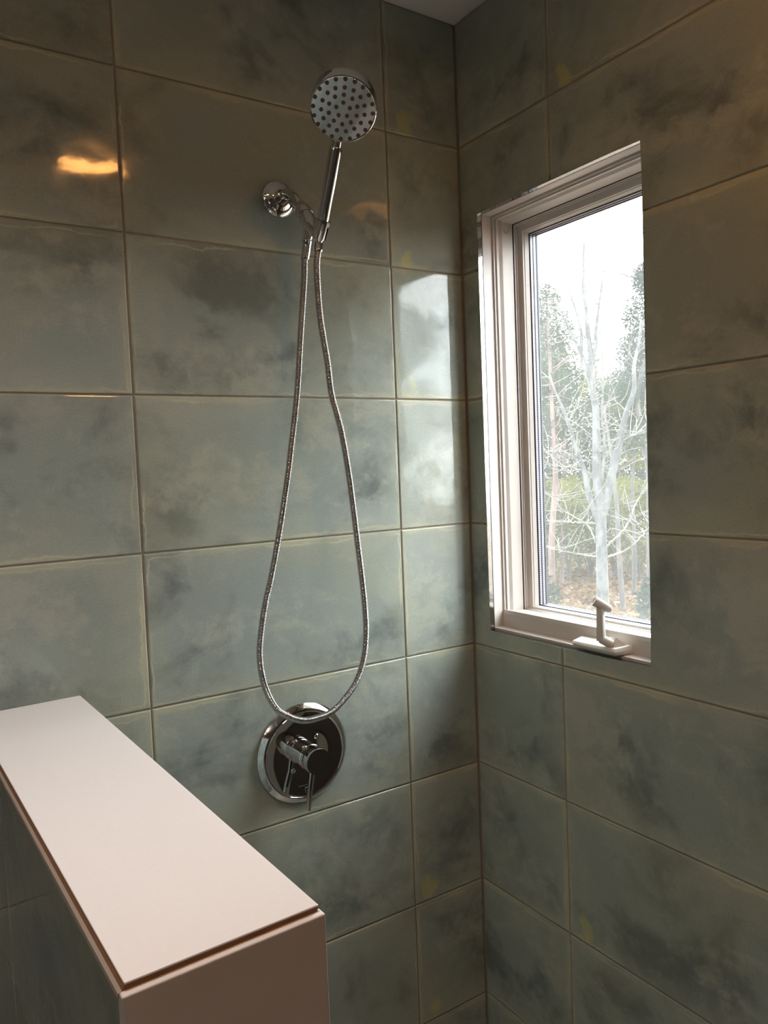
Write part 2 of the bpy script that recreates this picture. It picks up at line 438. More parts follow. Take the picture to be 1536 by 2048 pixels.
ring_part('edge_trim', [(.002, -.012, -.012), (.0006, -.0004, -.0004), (.0006, .0009, .0009), (.0125, .0012, .0012), (.0125, -.012, -.012)], M_TRIMMETAL)
ring_part('seal_gap', [(.0125, .0008, .001), (.0145, .0008, .001)], M_SEAL)
ring_part('frame', [(.0145, -.02, -.02), (.0145, .0016, .0070), (.0395, .0020, .0085), (.0415, .0012, .0400), (.0435, .0012, .0470),
                    (.0445, .0058, .0480), (.0490, .0062, .0476), (.0492, .0078, .0474), (.0502, .0078, .0472), (.0506, .0100, .0470), (.0560, .0106, .0464),
                    (.0585, .0092, .0458), (.0640, .0128, .0452), (.0660, .0140, .0450), (.0945, .0180, .0438), (.0960, .0180, .0436)], M_WINPAINT, .0005)
ring_part('sash_groove', [(.0960, .0178, .0436), (.0975, .0165, .0425), (.0990, .0190, .0436)], M_SLOT)
ring_part('sash', [(.0985, .0150, .0405), (.0990, .0196, .0440), (.1030, .0200, .0440), (.1034, .0222, .0452), (.1075, .0224, .0456), (.1095, .0285, .0480),
                   (.1105, .0330, .0486), (.1110, .0365, .0500), (.1150, .0375, .0502), (.1158, .0388, .0512), (.1265, .0418, .0517)], M_WINPAINT, .0005)
ring_part('glazing_seal', [(.1265, .036, .046), (.1266, .0418, .0517), (.1290, .0440, .0538), (.1300, .0440, .0538)], M_SEAL)
ring_part('glass_spacer', [(.1300, .0436, .0534), (.1370, .0436, .0534)], M_SPACER)
ring_part('glazing_seal', [(.1370, .0436, .0534), (.1372, .0446, .0540), (.1405, .0446, .0540), (.1406, .0436, .0534)], M_SEAL)
ring_part('glass_spacer', [(.1406, .0436, .0534), (.1480, .0436, .0534)], M_SPACER)
ring_part('outer_stop', [(.1480, .0436, .0534), (.1485, .0450, .0545), (.1540, .0450, .0545), (.1600, .030, .03), (.1600, -.02, -.02)], M_SEAL)
for x, mat in ((.1285, M_GLASS), (.1380, M_GLASS), (.1500, M_GLASS_HAZE)):
    bm = bmesh.new(); add_box(bm, wl((x, WY0+.0425, WZ0+.0525)), wl((x+.0022, WY1-.0425, WZ1-.0425)))
    mk('glass_pane', bm, mat, window)
# two short red pencil ticks on the left of the head sash corner
M_TICK = plain('red_pencil', (.38, .07, .04), .7)
bm = bmesh.new()
for (ya, za, yb, zb) in ((-.0765, 1.9275, -.0772, 1.9185), (-.0768, 1.9180, -.0778, 1.9265)):
    xa = .082; xb = .086
    xo = .070 if ya > -.0767 else .078
    p, q = wl((xo, ya-.0006, za)), wl((xo+.004, yb-.0006, zb))
    add_sweep(bm, [p, q], .0005, 6)
mk('pencil_mark', bm, M_TICK, window)

# crank operator on the sill
crank = None
bm = bmesh.new()
zb0 = WZ0+.0090
base_lo = [(-.0025, -.345, zb0), (-.0025, -.451, zb0), (.0405, -.459, zb0), (.0405, -.331, zb0)]
base_mid = [(-.0070, -.3335, zb0+.0080), (-.0070, -.4525, zb0+.0080), (.0405, -.4600, zb0+.0080), (.0405, -.3215, zb0+.0080)]
base_hi = [(-.0015, -.3345, zb0+.0140), (-.0015, -.4490, zb0+.0150), (.0405, -.4590, zb0+.0185), (.0405, -.3240, zb0+.0165)]
R = [[bm.verts.new(wl(p)) for p in L] for L in (base_lo, base_mid, base_hi)]
for a, b in zip(R, R[1:]):
    for k in range(4): bm.faces.new((a[k], a[(k+1) % 4], b[(k+1) % 4], b[k]))
bm.faces.new(R[0][::-1]); bm.faces.new(R[-1])
bmesh.ops.bevel(bm, geom=bm.edges[:], offset=.0016, segments=3, affect='EDGES', profile=.5)
# gusset that carries the spindle
g = [wl(p) for p in ((.002, -.416, zb0+.0145), (.002, -.441, zb0+.0150), (.030, -.452, zb0+.018), (.030, -.425, zb0+.018), (.012, -.424, zb0+.034), (.012, -.440, zb0+.034))]
gv = [bm.verts.new(p) for p in g]
for f in ((0, 1, 5, 4), (1, 2, 5), (3, 0, 4), (2, 3, 4, 5), (0, 3, 2, 1)): bm.faces.new([gv[i] for i in f])
crank = mk('crank_base', bm, M_CRANK, window, 40)
bm = bmesh.new(); add_box(bm, wl((.002, -.452, WZ0+.0082)), wl((.0405, -.346, zb0+.0006)))
mk('base_shadow_gap', bm, M_SLOT, crank)
# handle: spindle, arm, grip knob
bm = bmesh.new()
P0, P1, P2 = Vector((.008, -.434, .984)), Vector((-.0095, -.4150, .9975)), Vector((-.0090, -.4190, 1.0640))
add_lathe(bm, [(.0085, 0), (.0095, .001), (.0095, .024), (.0085, .027)], wl(P0), P1-P0, 28)
xa = Vector((.55, .83, 0)).normalized(); 
def bar(bm, a, b, wa, wb, da, db, side):
    t = (b-a).normalized(); s = (side - t*side.dot(t)).normalized(); n = t.cross(s)
    A = [bm.verts.new(wl(a + s*i*wa/2 + n*j*da/2)) for i, j in ((-1, -1), (1, -1), (1, 1), (-1, 1))]
    B = [bm.verts.new(wl(b + s*i*wb/2 + n*j*db/2)) for i, j in ((-1, -1), (1, -1), (1, 1), (-1, 1))]
    fs = [bm.faces.new((A[k], A[(k+1) % 4], B[(k+1) % 4], B[k])) for k in range(4)] + [bm.faces.new(A[::-1]), bm.faces.new(B)]
    es = list({e for f in fs for e in f.edges})
    bmesh.ops.bevel(bm, geom=es, offset=.0018, segments=2, affect='EDGES', profile=.5)
bar(bm, P1+Vector((.002, -.003, -.006)), P2+Vector((0, 0, .003)), .0165, .0135, .0125, .0110, Vector((.2, -1, 0)))
arm = mk('crank_arm', bm, M_CRANK, crank, 40)
bm = bmesh.new()
K0, K1 = Vector((.004, -.4290, 1.0590)), Vector((-.0200, -.4110, 1.0765))
add_lathe(bm, [(.005, -.006), (.0082, -.002), (.0094, .010), (.0100, .020), (.0106, .0315), (.0100, .0335), (.0090, .0336), (.0082, .0326), (.0002, .0330)], wl(K0), K1-K0, 32)
mk('crank_knob', bm, M_CRANK, crank, 40)

# ------------------------------------------------------------------ half wall by the shower (turned a little out of square)
KZ = .9669 - FZ                                         # cap height above the floor
knee = empty('half_wall', (-1.0360, 0, FZ), math.radians(1.55))
prop(knee, 'low half wall with a wide white quartz cap and white end panel', 'half wall')
KL, KR, KF = -.0885, .0895, -.8875        # local left, right, front
bm = bmesh.new(); add_box(bm, (KL+.008, KF+.016, 0), (KR-.008, -.004, KZ-.011))
mk('core', bm, M_CAULK, knee)
bm = bmesh.new(); add_box(bm, (KL, KF, KZ-.0020), (KR, -.0015, KZ), .0008, 2)          # cap: thin white glaze ...
prop(mk('cap_glaze', bm, M_SLAB, knee), 'smooth white cap surface')
bm = bmesh.new()                                                                        # ... over a brown body with a sloping left edge
pr_ = [(KL+.0004, KZ-.0018), (KR-.0004, KZ-.0018), (KR-.0006, KZ-.0090), (KL-.0026, KZ-.0090), (KL-.0022, KZ-.0070)]
A = [bm.verts.new((x, KF+.0012, z)) for x, z in pr_]; B = [bm.verts.new((x, -.0015, z)) for x, z in pr_]
bm.faces.new(A[::-1]); bm.faces.new(B)
for k in range(5): bm.faces.new((A[k], A[(k+1) % 5], B[(k+1) % 5], B[k]))
prop(mk('cap_body', bm, M_CLAY, knee), 'bare brown clay edge of the cap')
bm = bmesh.new()
pr_ = [(KL-.0018, KZ-.0062), (KL-.0012, KZ-.0112), (KL-.0056, KZ-.0112), (KL-.0050, KZ-.0075)]
A = [bm.verts.new((x, KF+.0008, z)) for x, z in pr_]; B = [bm.verts.new((x, -.0015, z)) for x, z in pr_]
bm.faces.new(A[::-1]); bm.faces.new(B)
for k in range(4): bm.faces.new((A[k], A[(k+1) % 4], B[(k+1) % 4], B[k]))
prop(mk('edge_strip', bm, M_STRIP, knee), 'grey-beige strip under the left edge of the cap')
bm = bmesh.new(); add_box(bm, (KL-.004, KF-.0065, 0.0), (KR+.0035, KF+.006, KZ-.0068), .0018, 3)
prop(mk('end_panel', bm, M_SLAB, knee), 'white end panel below the cap')
bm = bmesh.new(); add_box(bm, (KL+.001, KF+.0062, KZ-.0125), (KR-.0015, KF+.012, KZ-.0090))
mk('adhesive_joint', bm, M_CAULK, knee)
def knee_tile(poly, org, X):
    o = bpy.data.objects.new('tile', tile_mesh(poly)); COL.objects.link(o); o.parent = knee
    X = Vector(X); Y = Vector((0, 0, 1)); Z = X.cross(Y)
    o.matrix_local = Matrix(((X.x, Y.x, Z.x, org[0]), (X.y, Y.y, Z.y, org[1]), (X.z, Y.z, Z.z, org[2]), (0, 0, 0, 1)))
zt = KZ-.0112
for z0, z1 in ((zt-.3018, zt), (zt-.6066, zt-.3048), (zt-.9114, zt-.6096), (zt-1.2560, zt-.9144)):
    # left face looks to -x, course runs towards -y ... seen from outside: X = -y reversed
    for a0, a1 in ((-.003, -.2958), (-.2988, -.8800)):
        L_ = abs(a1-a0)
        knee_tile([(0, 0), (L_, 0), (L_, z1-z0), (0, z1-z0)], (KL-.0030, a0, z0), (0, -1, 0))
    for a0, a1 in ((-.880, -.2988), (-.2958, -.003)):
        L_ = abs(a1-a0)
        knee_tile([(0, 0), (L_, 0), (L_, z1-z0), (0, z1-z0)], (KR, a0, z0), (0, 1, 0))

# ------------------------------------------------------------------ shower arm on the back wall
AX = -.4913
arm_root = empty('shower_mount', (AX, 0, 1.938))
prop(arm_root, 'bent chrome shower pipe with a round wall flange and swivel bracket', 'shower mount')
def al(v): return Vector(v) - Vector((AX, 0, 1.938))
bm = bmesh.new()
add_lathe(bm, [(.0374, .0000), (.0380, .0014), (.0376, .0030), (.0350, .0056), (.0310, .0084), (.0290, .0092), (.0272, .0090), (.0255, .0098), (.0205, .0132), (.0160, .0150), (.0152, .0148), (.0118, .0146), (.0112, .0180)],
          al((AX, -.0002, 1.938)), (0, -1, 0), 72)
mk('wall_flange', bm, M_CHROME, arm_root, 50)
pathA = [(AX, -.004, 1.938), (AX, -.030, 1.938), (AX, -.048, 1.9355), (AX, -.066, 1.9265), (AX, -.082, 1.9115), (AX, -.100, 1.8905), (AX, -.110, 1.878)]
pts, L = spline([al(p) for p in pathA], 60)
bm = bmesh.new(); add_sweep(bm, pts, .0100, 28); mk('arm_pipe', bm, M_CHROME, arm_root, 60)

# ------------------------------------------------------------------ bracket / swivel holder screwed on the arm
br = arm_root
bl = al
S = Vector((AX, -.0950, 1.8965)); J = Vector((AX, -.1415, 1.8420)); ax = (J-S).normalized()
bm = bmesh.new(); add_lathe(bm, [(.0108, 0), (.0128, .0006), (.0132, .0020), (.0132, .0100), (.0150, .0128), (.0166, .0165), (.0170, .0200), (.0170, .0330), (.0164, .0352), (.0150, .0356)], bl(S), ax, 48)
mk('swivel_nut', bm, M_CHROME, br, 35)
bm = bmesh.new(); add_lathe(bm, [(.0142, .0352), (.0142, .0372)], bl(S), ax, 40); mk('nut_gap', bm, M_CHROME_DARK, br, 35)
HB = Vector((AX, -.1681, 1.8085)); HT = Vector((AX, -.2476, 1.9575)); hd = (HT-HB).normalized()
CR = HB + hd*.0205                                   # middle of the cradle
bm = bmesh.new()
add_lathe(bm, [(.0150, .0366), (.0160, .0374), (.0162, .0400), (.0158, .0520), (.0145, .0680), (.0110, .0800), (.0040, .0850)], bl(S), ax, 40)
# web to the cradle
web = [S+ax*.050, S+ax*.064, CR+Vector((0, .018, .001)), CR+Vector((0, .0105, .0005))]
pts, L = spline([bl(p) for p in web], 20)
add_sweep(bm, pts, [.0150-.0035*k/19 for k in range(20)], 24)
# outlet spout
add_sweep(bm, [bl((AX, -.132, 1.842)), bl((AX-.001, -.1265, 1.832)), bl((AX-.0020, -.1235, 1.822))], [.0125, .0118, .0098], 28)
mk('bracket_body', bm, M_CHROME, br, 40)
bm = bmesh.new()
view = Vector((-.30, -.95, 0))
add_lathe(bm, [(.0098, 0), (.0122, .0002), (.0127, .0015), (.0158, .0345), (.0156, .0358), (.0134, .0360), (.0104, .0005)], bl(HB+hd*.0035), hd, 40, a0=.20, a1=2*PI-.20, xref=(.44, -.89, 0))
mk('holder_cradle', bm, M_CHROME, br, 40)

# ------------------------------------------------------------------ hand shower
hs = empty('hand_shower', HB)
prop(hs, 'round chrome hand shower with brown nozzles held upright in the bracket', 'hand shower')
def hl(v): return Vector(v) - HB
Ltot = (HT-HB).length
bm = bmesh.new()
add_lathe(bm, [(.0060, -.0060), (.0078, -.0050), (.0080, .0), (.0094, .004), (.0119, .038), (.0121, .045), (.0121, Ltot-.010), (.0120, Ltot-.001), (.0113, Ltot), (.0094, Ltot+.0004)], hl(HB), hd, 48)
mk('handle', bm, M_CHROME, hs, 35)
HC = Vector((-.5077, -.3050, 1.9980)); hn = Vector((-.3849, -.5083, -.7704)).normalized()
HR = .0592; HT_ = .0300
bm = bmesh.new()
pts = [hl(HT+hd*(.002*k-.004)) for k in range(20)]
add_sweep(bm, pts, .0093, 36)
mk('neck', bm, M_CHROME, hs, 60)
bm = bmesh.new()
add_lathe(bm, [(HR-.0035, .0002), (HR-.0015, .0010), (HR, .0000), (HR+.0001, -.0030), (HR, -.0262), (HR-.0022, -.0290), (HR-.006, -.0303), (HR*.6, -.0325), (.0002, -.0332)], hl(HC), hn, 96, cap0=False)
mk('head_body', bm, M_CHROME, hs, 40)
bm = bmesh.new()
add_lathe(bm, [(.0002, .0), (HR-.0032, .0)], hl(HC), hn, 96, cap1=False)
face = mk('spray_face', bm, M_CHROME, hs, 40)
# nozzles: rings of 5, 10, 15, 20
hx = Vector((0, 0, 1)); hx = (hx-hn*hx.dot(hn)).normalized()
hy = hn.cross(hx)                                  # points left as the face is seen
nz_me = None
for n_, rr, ph in ((5, .0126, -63), (10, .0259, -25.7), (15, .0385, -12.7), (20, .0527, -6.6)):
    for k in range(n_):
        t = math.radians(-ph + 360*k/n_)
        p = HC + (hx*math.cos(t) - hy*math.sin(-t)*1.0)*rr if False else HC + (hx*math.cos(t)+hy*math.sin(t))*rr
        if nz_me is None:
            b2 = bmesh.new()
            add_lathe(b2, [(.0040, -.0003), (.0037, .0008), (.0031, .0011), (.0024, .0008), (.0002, .0007)], (0, 0, 0), hn, 14, cap0=False)
            nz_me = bpy.data.meshes.new('nozzle'); bmesh.ops.recalc_face_normals(b2, faces=b2.faces[:]); b2.to_mesh(nz_me); b2.free(); nz_me.materials.append(M_RUBBER)
        o = bpy.data.objects.new('nozzle', nz_me); COL.objects.link(o); o.parent = hs; o.location = hl(p)

# ------------------------------------------------------------------ hose
HOSE = [(-.4933, -.1235, 1.8215), (-.4945, -.1225, 1.808), (-.4968, -.1215, 1.794), (-.4993, -.121, 1.7799), (-.5034, -.1211, 1.7337), (-.5148, -.1213, 1.6438), (-.5268, -.1215, 1.5422), (-.5368, -.1216, 1.4772), (-.5476, -.1217, 1.4183), (-.5614, -.1219, 1.3449), (-.5844, -.1226, 1.243), (-.6065, -.1237, 1.1588), (-.6195, -.1243, 1.1182), (-.6308, -.1249, 1.0699), (-.6389, -.1256, 1.0135), (-.6332, -.1263, .9576), (-.6137, -.1269, .9093), (-.5892, -.1272, .8852), (-.5549, -.1276, .8679), (-.5212, -.128, .8659), (-.4896, -.1292, .872), (-.4556, -.1309, .8958), (-.4285, -.1325, .9257), (-.4105, -.1343, .9683), (-.403, -.1364, 1.0214), (-.4041, -.1384, 1.0745), (-.4088, -.1404, 1.1287), (-.4187, -.1438, 1.2151), (-.4265, -.1464, 1.2826), (-.4365, -.1497, 1.3594), (-.4501, -.1534, 1.4351), (-.4607, -.1554, 1.4748), (-.4729, -.1576, 1.5179), (-.4811, -.1608, 1.5819), (-.4948, -.1651, 1.6656), (-.5000, -.1701, 1.7500), (-.4960, -.1700, 1.785), (-.4913, -.1660, 1.8040)]
hroot = empty('shower_hose', HOSE[0])
prop(hroot, 'long ribbed chrome hose hanging in a loop from the bracket', 'shower hose')
def ol(v): return Vector(v) - Vector(HOSE[0])
pitch_ = .0029
_, Lh = spline([ol(p) for p in HOSE], 50)
nr = int(Lh/pitch_)*4+1
pts, _ = spline([ol(p) for p in HOSE], nr)
i0, i1 = int(.040/Lh*nr), int((Lh-.020)/Lh*nr)
rad = [.0052, .0066, .0070, .0066]
bm = bmesh.new(); add_sweep(bm, pts[i0-8:i1+8], [rad[i % 4] for i in range(i0-8, i1+8)], 14)
mk('ribbed_tube', bm, M_CHROME_HOSE, hroot, 80)
bm = bmesh.new(); q = pts[:i0:max(1, i0//14)]
add_sweep(bm, q, [.0098, .0100, .0100, .0096, .0092] + [.0088]*(len(q)-6) + [.0080], 28)
mk('ferrule', bm, M_CHROME, hroot, 40)
bm = bmesh.new(); q = pts[i1::max(1, (nr-i1)//8)]
add_sweep(bm, q, [.0074]+[.0086]*(len(q)-1), 28)
mk('ferrule', bm, M_CHROME, hroot, 40)

# ------------------------------------------------------------------ valve trim
VX, VZ = -.4950, .7520
vt = empty('shower_valve', (VX, 0, VZ))
prop(vt, 'round chrome shower valve plate with a lever handle on the back wall', 'shower valve')
def vl(v): return Vector(v) - Vector((VX, 0, VZ))
VO = vl((VX, 0, VZ))
bm = bmesh.new()
add_lathe(bm, [(.1080, .0004), (.1090, .0020), (.1086, .0042), (.1000, .0128), (.0965, .0142), (.0945, .0140), (.0925, .0124), (.0900, .0118), (.0500, .0120), (.0280, .0120)], VO, (0, -1, 0), 128, cap0=True, cap1=True)
mk('trim_plate', bm, M_CHROME, vt, 30)
bm = bmesh.new()
add_lathe(bm, [(.0262, .0115), (.0262, .0290), (.0268, .0300), (.0276, .0305), (.0276, .0385), (.0268, .0392), (.0262, .0396), (.0262, .0420), (.0272, .0424), (.0276, .0430), (.0276, .0500), (.0270, .0503), (.0270, .0510), (.0278, .0514), (.0280, .0520), (.0280, .0732), (.0276, .0740), (.0002, .0741)], VO, (0, -1, 0), 72, cap0=False)
hub = mk('hub', bm, M_CHROME, vt, 30)
# set screw on the side of the hub, two plate screws
def screw(name, c, axis, r, parent):
    bm = bmesh.new(); add_lathe(bm, [(r, -.002), (r, .0006), (r*.85, .0014), (r*.62, .0012), (r*.52, .0004), (r*.30, .0006), (.0002, .0010)], c, axis, 24, cap0=False)
    return mk(name, bm, M_CHROME, parent, 30)
sa = math.radians(118)
sdir = Vector((math.cos(sa), 0, math.sin(sa)))
screw('set_screw', VO + sdir*.0275 + Vector((0, -.0345, 0)), sdir, .0050, hub)
screw('plate_screw', vl((-.4651, -.0118, .7832)), (0, -1, 0), .0056, vt)
screw('plate_screw', vl((-.5249, -.0118, .7208)), (0, -1, 0), .0056, vt)
# lever
bm = bmesh.new()
la, lb = vl((-.5045, -.0612, .7285)), vl((-.5195, -.0612, .6490))
t = (lb-la).normalized(); s = Vector((0, 1, 0)).cross(t).normalized()
Rm = Matrix(((s.x, 0, t.x, la.x), (s.y, 1, t.y, la.y), (s.z, 0, t.z, la.z), (0, 0, 0, 1)))
add_box(bm, (-.0046, -.0040, -.006), (.0046, .0040, (lb-la).length), .0010, 2, Rm)
mk('lever', bm, M_CHROME, vt, 40)
# etched maker's mark: small crest under a line of script too small to read
bm = bmesh.new()
cx, cz = -.4930, .6712
crest = [(-.0062, .0060), (.0062, .0060), (.0062, -.0005), (.0046, -.0046), (0, -.0082), (-.0046, -.0046), (-.0062, -.0005)]
loop = [vl((cx+a, -.0121, cz+b)) for a, b in crest]
for a, b in zip(loop, loop[1:]+loop[:1]): add_sweep(bm, [a, b], .00038, 6)
add_sweep(bm, [vl((cx-.0030, -.0121, cz+.0035)), vl((cx+.0032, -.0121, cz-.0030))], .00032, 6)
add_sweep(bm, [vl((cx+.0030, -.0121, cz+.0035)), vl((cx-.0030, -.0121, cz-.0030))], .00032, 6)
xs = -.5135
for k in range(26):
    x0 = xs + k*.00125; h0 = .0012 + .0009*math.sin(k*2.1)
    add_sweep(bm, [vl((x0, -.0121, .6830-h0*.5)), vl((x0+.0008, -.0121, .6830+h0*.6))], .00022, 5)
mk('etched_mark', bm, M_ENGRAVE, vt)

# ------------------------------------------------------------------ warm recessed light over the shower, out of frame but mirrored in the tiles
def recessed(name, x, y, col, strength, label, r=.062):
    root = empty(name, (x, y, CEIL)); prop(root, label, 'ceiling light')
    bm = bmesh.new(); add_lathe(bm, [(r+.018, -.0005), (r+.017, -.006), (r+.003, -.008), (r, -.003), (r, .0)], (0, 0, 0), (0, 0, 1), 48, cap0=False, cap1=False)
    mk('trim_ring', bm, M_CEIL, root, 40)
    bm = bmesh.new(); add_lathe(bm, [(r+.001, -.0035), (r*.6, -.0050), (.0005, -.0055)], (0, 0, 0), (0, 0, 1), 48, cap0=False)
    mk('lens', bm, lamp_material(name+'_glow', col, strength), root, 40)
recessed('recessed_light', -.555, -1.25, (1.0, .43, .11), 46.0, 'round warm recessed ceiling light over the shower, mirrored in the wall tiles', .092)
def downlight(name, x, y, col, strength, label, r=.078, depth=.115):  # unseen ceiling lamp added to brighten the cap; dark tube narrows its beam
    root = empty(name, (x, y, CEIL)); prop(root, label, 'ceiling light')
    bm = bmesh.new(); add_lathe(bm, [(.001, -.001), (r+.008, -.001), (r+.008, -depth), (r, -depth), (r, -.012), (.001, -.012)], (0, 0, 0), (0, 0, 1), 48, cap0=False, cap1=False)
    mk('housing', bm, plain('dark_baffle', (.05, .048, .045), .7), root, 40)
    bm = bmesh.new(); add_lathe(bm, [(r-.002, -.020), (r*.6, -.023), (.0005, -.024)], (0, 0, 0), (0, 0, 1), 48, cap0=False)
    mk('lens', bm, lamp_material(name+'_glow', col, strength), root, 40)
downlight('fill_downlight', -1.16, -.70, (1.0, .91, .875), 150.0, 'unseen fill downlight added on the ceiling to brighten the cap of the low half wall')

# unseen cup light added on the left wall, fills the room by the ceiling
ws = empty('fill_sconce', (ROOM_X0, -1.60, 1.95)); prop(ws, 'unseen open-topped fill light added on the left wall to wash the ceiling', 'wall light')
bm = bmesh.new(); add_lathe(bm, [(.050, 0), (.050, .012), (.044, .016), (.014, .018), (.014, .060)], (0, 0, 0), (1, 0, 0), 36)
mk('wall_bracket', bm, M_CHROME, ws, 40)
bm = bmesh.new(); add_lathe(bm, [(.030, -.05), (.078, -.035), (.094, .07), (.090, .07), (.074, -.028), (.001, -.036)], (.135, 0, 0), (0, 0, 1), 48, cap1=False)
mk('shade', bm, plain('dark_cup_shade', (.09, .08, .07), .6), ws, 40)
bm = bmesh.new(); add_lathe(bm, [(.083, .020), (.05, .024), (.0005, .026)], (.135, 0, 0), (0, 0, 1), 48, cap0=False)
mk('lens', bm, lamp_material('sconce_fill_glow', (1.0, .83, .70), 180.0), ws, 40)

# ------------------------------------------------------------------ outdoors
GZ = -1.0
M_GROUND = plain('forest_floor', (0.0508, 0.0315, 0.0193), .95, noise_amt=.5, nscale=3.0, bump=.05)
bm = bmesh.new(); add_box(bm, (.4, -40, GZ-.5), (90, 90, GZ)); g_ = mk('ground', bm, M_GROUND); g_['kind'] = 'structure'
M_BARK = bark_material('pale_mottled_bark', (0.0100, 0.0100, 0.0110), (0.0330, 0.0325, 0.0320), 9, .6)
M_PINE = bark_material('red_brown_bark', (0.0229, 0.0122, 0.0092), (0.0508, 0.0295, 0.0234), 9, .2)
M_DARKBARK = bark_material('grey_brown_bark', (0.0112, 0.0092, 0.0086), (0.0280, 0.0223, 0.0193), 9, .25)
M_TWIG = bark_material('sunlit_twig_bark', (0.0305, 0.0280, 0.0239), (0.0686, 0.0635, 0.0534), 8)
LEAF = {'pine': leaf_material('pine_needles', (0.0112, 0.0168, 0.0102), (0.0254, 0.0325, 0.0183)),
        'dark': leaf_material('evergreen_leaves', (0.0092, 0.0152, 0.0122), (0.0213, 0.0295, 0.0223)),
        'yellow': leaf_material('spring_leaves', (0.0381, 0.0417, 0.0112), (0.0762, 0.0737, 0.0229), .5),
        'brown': leaf_material('dry_leaves', (0.0432, 0.0254, 0.0127), (0.0711, 0.0457, 0.0254), .4)}

def limb(bm, pts, r0_, r1_, seg=8, n=None, wob=0.0):
    p, L = spline(pts, n or max(4, len(pts)*3))
    if wob:
        for i in range(1, len(p)-1): p[i] = p[i] + Vector((random.gauss(0, wob), random.gauss(0, wob), random.gauss(0, wob)))
    k = len(p)-1
    add_sweep(bm, p, [r0_+(r1_-r0_)*i/k for i in range(k+1)], seg)
    return p

def leaves(name, blobs, size, count, mat, parent):
    """a cloud of small folded leaf blades spread over a few ellipsoids (centre, radii)"""
    V, F = [], []
    for _ in range(count):
        c, rad = random.choice(blobs)
        while True:
            d = Vector((random.uniform(-1, 1), random.uniform(-1, 1), random.uniform(-1, 1)))
            if .15 < d.length < 1: break
        p = Vector((c[0]+d.x*rad[0], c[1]+d.y*rad[1], c[2]+d.z*rad[2]))
        a = Vector((random.gauss(0, 1), random.gauss(0, 1), random.gauss(0, .7))).normalized()
        b = a.cross(Vector((random.gauss(0, 1), random.gauss(0, 1), random.gauss(0, 1)))).normalized()
        s = size*random.uniform(.6, 1.5); n_ = a.cross(b)*s*.12
        i = len(V)
        V += [p-a*s, p+b*s*.38+n_, p+a*s, p-b*s*.38+n_]
        F += [(i, i+1, i+2), (i, i+2, i+3)]
    o = pydata(name, [tuple(v) for v in V], F, mat, parent); o['kind'] = 'stuff'
    return o

# main pale tree
tree = empty('pale_tree', (5.88, 4.77, GZ))
prop(tree, 'nearest tall forked tree with pale mottled bark outside the window', 'tree')
def tl_(v): return Vector(v) - Vector((5.88, 4.77, GZ))
TR = {'trunk': ([(5.88, 4.77, -1.05), (5.88, 4.77, -.67), (5.89, 4.77, -.37), (5.89, 4.77, .1), (5.89, 4.77, .52), (5.89, 4.77, .79), (5.87, 4.79, 1.14), (5.87, 4.79, 1.62), (5.87, 4.79, 1.96), (5.85, 4.81, 2.17), (5.84, 4.82, 2.58), (5.82, 4.84, 2.88), (5.81, 4.85, 3.12), (5.8, 4.87, 3.36), (5.8, 4.86, 3.65), (5.81, 4.85, 3.85)], .084, .012)}
BR = [([(5.90, 4.76, .70), (5.93, 4.72, .86), (5.97, 4.68, 1.12), (6.02, 4.62, 1.39), (6.06, 4.58, 1.67), (6.11, 4.52, 1.94), (6.16, 4.47, 2.14), (6.16, 4.46, 2.43), (6.2, 4.42, 2.66), (6.22, 4.4, 2.93)], .058, .012),
      ([(5.89, 4.77, 1.02), (5.9, 4.75, 1.13), (5.93, 4.72, 1.55), (5.91, 4.74, 1.82), (5.92, 4.73, 2.09), (5.94, 4.71, 2.33)], .024, .006),
      ([(5.88, 4.78, .60), (5.85, 4.81, .72), (5.8, 4.87, .96), (5.78, 4.89, 1.18), (5.72, 4.96, 1.46), (5.67, 5.01, 1.74), (5.61, 5.08, 2.01), (5.56, 5.13, 2.19), (5.52, 5.18, 2.4)], .042, .008),
      ([(5.85, 4.82, 2.10), (5.84, 4.83, 2.23), (5.81, 4.86, 2.41), (5.76, 4.92, 2.65), (5.7, 4.98, 2.84), (5.65, 5.04, 3.02), (5.59, 5.1, 3.21), (5.57, 5.12, 3.27)], .034, .006),
      ([(5.79, 4.89, 2.50), (5.77, 4.9, 2.62), (5.78, 4.9, 2.83), (5.75, 4.93, 3.05), (5.71, 4.97, 3.25), (5.68, 5.0, 3.46)], .024, .005),
      ([(5.85, 4.81, 2.36), (5.85, 4.81, 2.46), (5.88, 4.78, 2.69), (5.89, 4.77, 2.89), (5.94, 4.71, 3.39), (5.96, 4.69, 3.53)], .030, .005)]
